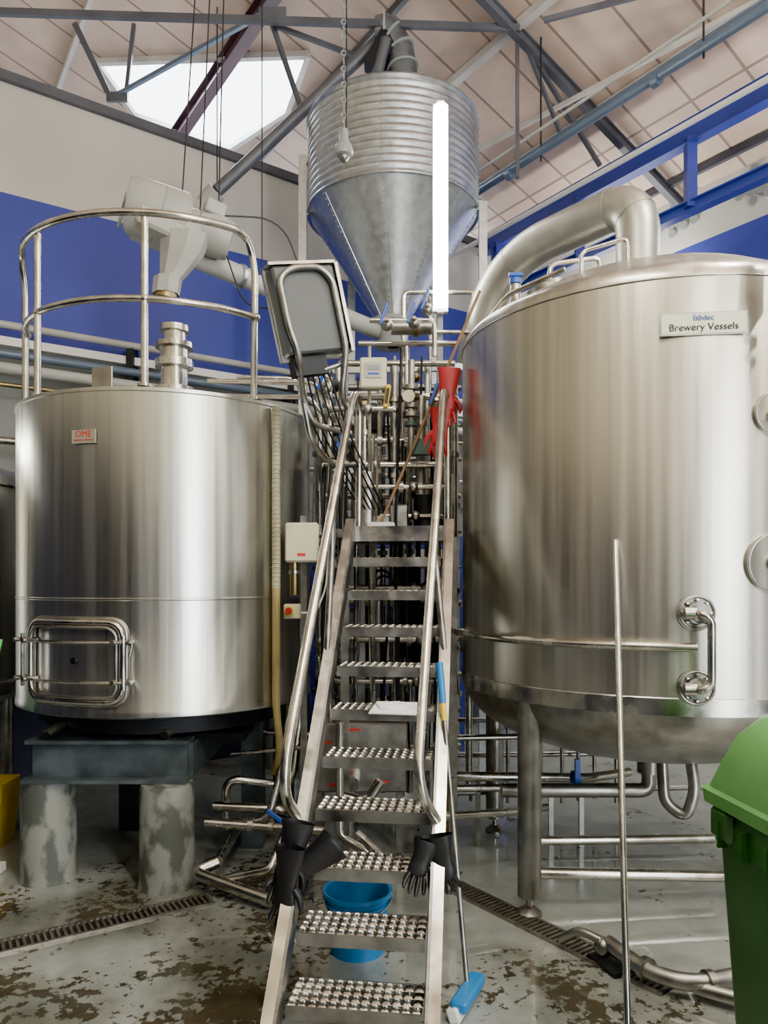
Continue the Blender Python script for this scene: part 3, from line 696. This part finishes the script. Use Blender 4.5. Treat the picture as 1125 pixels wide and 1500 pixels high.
pw.box((0.02,4.9,2.95),(.035,.03,.15),YEL,rot=(0,8,0),ch=.006); pw.box((0.02,4.885,2.95),(.02,.01,.10),BLACK,rot=(0,8,0))
for k in range(34):
    x=-.46+.028*k+random.uniform(-.02,.02); y=5.0+random.uniform(-.15,.35); z1=random.uniform(2.3,3.3); z0=random.uniform(.2,1.2)
    pw.sweep(fillet([(x,y,z1),(x+random.uniform(-.05,.05),y,(z0+z1)/2),(x+random.uniform(-.04,.04),y,z0)],.3),random.choice([.005,.007,.009,.012]),random.choice([BLACK,STEEL2,STEELD,DARK,BLACK]),6)
for k in range(16):
    x=-.50+.07*k; y=5.75+.1*(k%3); r_=random.choice([.016,.022,.03]); z1=random.uniform(2.5,3.5)
    pw.cyl((x,y,.1),(x,y,z1),r_,random.choice([STEEL2,STEELD,STEELD,DARK]),seg=10)
    for t in(.3,.55,.8): pw.disc((x,y,z1*t+random.uniform(-.1,.1)),(0,0,1),r_+.02,.035,STEELD,14)
for k in range(11):
    z=.5+.27*k; y=5.65+.06*(k%2); pw.cyl((-.5,y,z),(.58,y,z),random.choice([.014,.02,.026]),random.choice([STEEL2,STEELD]),seg=10)
for k in range(24):
    x=random.uniform(-.4,.5); z=random.uniform(2.2,3.3); y=5.45+random.uniform(0,.1)
    pw.ball((x,y,z),random.uniform(.03,.06),random.choice([STEELD,DARK,VG,BRONZE,DARK]),10); pw.cyl((x,y,z),(x+random.uniform(-.08,.08),y,z+.1),.012,STEEL2,seg=8)
for (x,z,w_,h_) in((-.30,2.75,.16,.30),(.10,2.62,.14,.22),(.38,2.45,.16,.26),(-.05,2.95,.12,.18),(.36,3.02,.12,.16)):
    pw.box((x,5.62,z),(w_,.10,h_),DARK,ch=.008)
for k in range(9):
    z=2.15+.07*k; pw.cyl((-.12,5.35,z),(.12,5.35,z),.004,STEEL2,seg=5)
for k in range(7): pw.cyl((-.12+.04*k,5.35,2.1),(-.12+.04*k,5.35,2.75),.004,STEEL2,seg=5)
pw.box((.10,5.0,2.17),(.12,.12,.16),STEELD,ch=.01); pw.box((-.02,4.95,2.12),(.10,.10,.1),LGREY,ch=.01); pw.disc((-.12,5.0,2.28),(0,0,1),.10,.36,STEELD); pw.disc((.28,5.1,2.2),(0,0,1),.08,.25,DARK)
pw.cyl((-.05,5.5,1.1),(-.05,5.5,1.9),.05,STEELD); pw.cyl((.18,5.4,1.2),(.18,5.4,1.9),.07,DARK); pw.box((.3,5.6,1.3),(.2,.2,.5),DARK,ch=.01)
pw.torus((-.02,5.1,1.75),(0,1,.2),.07,.009,BLACK); pw.torus((.0,5.1,1.72),(0,1,-.1),.06,.008,BLACK)
T([(-1.0,4.75,.18),(-1.0,4.75,.5),(-.60,4.85,.42),(-.55,5.0,.9)],.028,fr=.1); T([(-1.05,4.55,.28),(-.70,4.5,.30),(-.62,4.6,.62),(-.62,4.9,.95)],.024,fr=.1)
T([(-1.05,4.62,.36),(-.62,4.62,.34),(-.60,4.7,.30)],.028); T([(-.95,4.3,.14),(-1.08,4.24,.10),(-.60,3.98,.05)],.035,STEEL2,.08); T([(-.95,4.3,.14),(-.95,4.9,.14)],.03)
T([(-1.05,4.4,.33),(-.35,4.4,.28)],.026); T([(-.60,4.2,.06),(-.52,4.35,.30),(-.5,4.6,.3)],.02); T([(-.98,4.2,.06),(-.62,4.1,.17),(-.55,4.3,.35)],.024)
pw.disc((-.78,4.4,.31),(1,0,0),.045,.03,STEELD); pw.disc((-.66,4.4,.30),(1,0,0),.045,.03,STEELD); pw.box((-.61,4.34,.37),(.17,.02,.025),BLUEH,rot=(0,38,0),ch=.004)
T([(-.9,5.0,.75),(-.5,5.0,.72)],.02); T([(-1.0,4.9,.62),(-.5,4.9,.66)],.016)
T([(.40,4.6,.55),(1.3,4.75,.50),(1.6,4.9,.5)],.03); T([(.42,4.8,.42),(1.5,5.0,.38)],.026); T([(.30,4.35,.38),(.75,4.5,.36),(1.0,4.6,.36)],.024)
T([(.80,4.35,.24),(1.95,4.45,.22)],.028); T([(.77,3.98,.20),(2.0,4.05,.15)],.030,fr=.05); T([(.45,5.0,.7),(1.6,5.2,.68)],.022); T([(.6,5.3,.3),(.6,5.3,1.2)],.025); T([(.42,4.7,.1),(.42,4.7,.8)],.04,HOSEY)
for x in(.62,.95,1.10,1.3): pw.beam((x,4.95,0),(x,4.95,.45),.03,.03,STEELD)
pw.disc((1.20,4.7,.51),(1,.1,0),.05,.04,BLUEH); pw.box((1.2,4.66,.56),(.03,.03,.16),BLUEH)
for k in range(10):
    x=.5+.13*k; T([(x,5.4+.05*(k%3),.15),(x,5.4+.05*(k%3),.9)],.014,STEELD)
for k in range(3): T([(.5,5.3+.2*k,.25+.22*k),(2.4,5.45+.2*k,.25+.2*k)],.02,STEELD)
T([(-.25,4.25,.95),(-.25,4.25,.30),(-.08,4.2,.22),(-.05,4.2,.05)],.024); T([(-.15,4.15,.35),(.12,4.0,.16),(.35,3.9,.14)],.024); T([(-.28,4.3,.52),(-.1,4.3,.48),(-.02,4.3,.60)],.03)
pw.make()
cab=B('pump_cabinet'); cab.box((-.16,4.95,.62),(.62,.35,.44),STEELD,ch=.01)
for (x,z) in((-.38,.72),(-.22,.62),(-.02,.47),(-.30,.45),(-.2,.8)): cab.box((x,4.772,z),(.10,.004,.016),REDL)
for x in(-.42,.1):
    for y in(4.82,5.08): cab.beam((x,y,0),(x,y,.42),.04,.04,STEELD)
cab.cyl((-.2,4.78,.52),(-.2,4.6,.50),.05,STEEL2); cab.make()
for (x,y) in((.1,7.3),(-.45,7.05),(-.95,7.1)):
    kg=B('beer_keg'); kg.lathe((x,y,0),[(.0001,.03),(.17,.0),(.19,.0),(.19,.06),(.2,.1),(.2,.3),(.205,.31),(.2,.32),(.2,.5),(.19,.54),(.19,.6),(.17,.6),(.17,.55),(.0001,.55)],STEEL,28); kg.make()
rk=B('storage_rack')
for x in(-.7,.8):
    for y in(7.47,7.83): rk.beam((x,y+.3*x,0),(x,y+.3*x,2.2),.05,.05,BLUEST)
for z in(.9,1.5,2.1): rk.beam((-.7,7.44,z),(.8,7.89,z),.4,.04,BLUEST)
for k in range(7): rk.box((-.55+.2*k,7.5+.06*k,1.04 if k%2 else 1.64),(.15,.2,.24),random.choice([WHITE,CREAM,BLUEP,LGREY]),ch=.01)
rk.make()
mp=B('wooden_pole_brush'); mp.cyl((.62,4.85,3.62),(-.02,4.85,2.12),.010,WOOD); mp.box((-.02,4.85,2.10),(.18,.06,.05),WHITE,ch=.01); mp.make()

# gloves
def glove(name,c,d,side,m,L=.30,w=1.0,spread=1):
    g_=B(name); c=V(c);d=V(d).normalized(); s_=V(side); s_=(s_-d*s_.dot(d)).normalized(); n_=d.cross(s_)
    def fl(pts,rad,flat,seg=18):
        vs=[];fs=[]
        for j,(p,r_) in enumerate(zip(pts,rad)):
            for k in range(seg):
                a=2*math.pi*k/seg; rr=r_*w*(1+.06*math.sin(3*a+j*1.3)); vs.append(p+s_*math.cos(a)*rr+n_*math.sin(a)*rr*flat)
        for i in range(len(pts)-1):
            for k in range(seg): fs.append([i*seg+k,i*seg+(k+1)%seg,(i+1)*seg+(k+1)%seg,(i+1)*seg+k])
        fs.append([ (len(pts)-1)*seg+k for k in range(seg)]); g_.add(vs,fs,m)
    fl([c,c+d*.03,c+d*L*.25,c+d*L*.42,c+d*L*.55,c+d*L*.66,c+d*L*.72],[.072,.066,.056,.046,.050,.052,.040],.45)
    for k in range(4):
        o=(-.034+.0225*k)*w; b0=c+d*L*.67+s_*o; ln=(.075,.092,.098,.08)[k]*w
        g_.sweep([b0,b0+d*ln*.4+s_*o*.3*spread+n_*.006,b0+d*ln*.8+s_*o*.5*spread+n_*.020,b0+d*ln+s_*o*.5+n_*.032],[.013*w,.012*w,.011*w,.005],m,10)
    b0=c+d*L*.48+s_*.038*w; g_.sweep([b0,b0+s_*.03*w+d*.03,b0+s_*.042*w+d*.065,b0+s_*.040*w+d*.085],[.016,.014,.012,.005],m,10)
    return g_.make()
glove('rubber_glove',(-.345,3.02,.78),(-.22,-.05,-1),(1,.1,0),BLACK,.38,.95)
glove('rubber_glove',(-.20,3.06,.68),(-.80,-.1,-.62),(.6,.2,-.8),BLACK,.34,1.1)
glove('rubber_glove',(-.37,2.96,.70),(-.10,0,-1),(1,-.3,0),BLACK,.34,.9)
glove('rubber_glove',(.18,3.06,.69),(-.35,-.1,-1),(1,.1,0),BLACK,.20,.85)
glove('rubber_glove',(.215,3.06,.71),(.22,0,-1),(-1,.2,0),BLACK,.25,.9)
glove('red_rubber_glove',(.39,4.50,3.02),(-.05,0,-1),(1,0,0),RED,.38)
glove('red_rubber_glove',(.35,4.50,2.78),(-.12,0,-1),(-1,.2,0),RED,.30)

bk=B('blue_bucket'); bc=(-.125,3.56,0)
bk.lathe(bc,[(.0001,.012),(.125,.012),(.15,.285),(.165,.29),(.165,.27),(.152,.262),(.135,.10),(.128,.0),(.0001,.0)],BLUEP,40)
bk.torus((bc[0],bc[1],.235),(0,0,1),.155,.006,BLUEP,40,6); bk.sweep([V((bc[0]+.165*math.cos(t),bc[1]-.165*math.sin(t)*.98,.27-.06*math.sin(t))) for t in[math.pi*k/16 for k in range(17)]],.004,STEEL2,6)
bk.make()
sq=B('floor_squeegee'); p0=V((.262,3.55,1.36)); p1=V((.345,3.12,.07))
sq.cyl(p0,p0.lerp(p1,.14),.017,BLUEP); sq.cyl(p0.lerp(p1,.14),p0.lerp(p1,.20),.014,YEL); sq.cyl(p0.lerp(p1,.2),p1,.011,STEELD)
sq.box((.345,3.08,.06),(.07,.26,.05),BLUEP,rot=(0,0,-25),ch=.01); sq.box((.325,3.07,.03),(.05,.26,.06),WHITE,rot=(0,-20,-25),ch=.008); sq.make()
po=B('metal_pole'); po.cyl((.855,2.62,0),(1.092,3.545,1.93),.013,STEEL2); po.ball((1.092,3.545,1.93),.014,STEEL2); po.lathe((.855,2.62,0),[(.03,0),(.03,.03),(.013,.06)],BLACK,14); po.make()

dr=B('floor_drain')
def drain(p,q,w=.13):
    p=V(p);q=V(q);d=(q-p);L_=d.length;d.normalize();x=V((-d.y,d.x,0))
    dr.beam(p+V((0,0,.002)),q+V((0,0,.002)),w,.006,BLACK)
    for e in(-1,1): dr.beam(p+x*w/2*e+V((0,0,.006)),q+x*w/2*e+V((0,0,.006)),.018,.012,GRATE)
    n=int(L_/.03)
    for k in range(n): c=p+d*(k+.5)*L_/n+V((0,0,.008)); dr.beam(c-x*w*.47,c+x*w*.47,.013,.008,GRATE)
drain((-2.5,3.15,0),(-.95,4.12,0)); drain((.28,4.45,0),(.98,3.50,0)); drain((.98,3.50,0),(1.22,3.2,0))
dr.box((1.07,3.42,.012),(.2,.2,.02),DARK,rot=(0,0,20)); dr.make()
fpz=B('floor_pipe_elbow'); fpz.tube([(1.02,3.42,.10),(1.13,3.22,.07),(1.28,3.12,.07),(1.65,3.22,.08),(2.1,3.3,.08)],.036,STEELD,fr=.1,seg=16)
fpz.disc((1.13,3.24,.075),(.5,-1,0),.05,.03,STEELD); fpz.disc((1.36,3.14,.07),(1,.2,0),.05,.03,STEELD); fpz.tube([(1.30,3.14,.05),(1.55,2.98,.05),(2.2,2.90,.05)],.034,STEELD,fr=.1)
fpz.ball((1.0,3.42,.08),.045,STEELD); fpz.tube([(.98,3.40,.12),(.90,3.46,.14),(.84,3.56,.05)],.02,STEELD); fpz.make()

# ------------------------------------------------------------------ wheelie bin
wb=B('green_wheelie_bin'); X0,Y0=1.45,2.36
wb.loft([(0,0,.05,.44,.46,.05),(0,0,.10,.46,.48,.05),(0,0,.85,.54,.56,.05),(0,0,.86,.57,.59,.05),(0,0,.93,.58,.60,.05),(0,0,.95,.56,.58,.05),(0,0,1.0,.57,.59,.05)],GREEN,yaw=6,cx=X0,cy=Y0)
wb.loft([(0,0,.985,.62,.64,.05),(0,0,1.03,.63,.65,.05),(0,0,1.04,.60,.62,.06),(0,0,1.13,.57,.58,.10),(0,.02,1.22,.50,.52,.13),(0,.03,1.29,.38,.42,.14),(0,.03,1.325,.22,.26,.10),(0,.03,1.33,.08,.1,.03)],GREENL,yaw=6,cx=X0,cy=Y0,n=8)
M=Matrix.Rotation(R(6),3,'Z')
for k in range(4): wb.box(V((X0,Y0,.9))+M@V((-.30,-.2+.13*k,0)),(.03,.012,.09),GREEN,M=M)
wb.box(V((X0,Y0,.93))+M@V((-.285,.2,0)),(.05,.12,.12),GREEN,M=M,ch=.02)
for e in(-.2,.2): wb.disc(V((X0,Y0,.10))+M@V((e,.25,0)),M@V((1,0,0)),.10,.05,BLACK)
wb.cyl(V((X0,Y0,.95))+M@V((-.2,.34,0)),V((X0,Y0,.95))+M@V((.2,.34,0)),.015,GREEN); wb.make()
yb=B('yellow_crate'); yb.loft([(0,0,0,.22,.25,.03),(0,0,.42,.28,.3,.03)],YEL,cx=-2.62,cy=5.0); yb.make()

# ------------------------------------------------------------------ world, camera, view
w=bpy.data.worlds.new('sky'); scene.world=w; w.use_nodes=True
bg=w.node_tree.nodes['Background']; bg.inputs[0].default_value=(.90,.95,1,1); bg.inputs[1].default_value=7.0
cam=bpy.data.cameras.new('camera'); co=bpy.data.objects.new('camera',cam); scene.collection.objects.link(co)
co.location=(0,0,1.75); co.rotation_euler=(R(90),0,0); cam.sensor_fit='VERTICAL'; cam.sensor_height=36; cam.sensor_width=27
cam.lens=26.4; cam.shift_y=100/1500; cam.clip_start=.05
scene.camera=co
scene.view_settings.view_transform='AgX'
try: scene.view_settings.look='AgX - Punchy'
except Exception: pass
scene.view_settings.exposure=.85
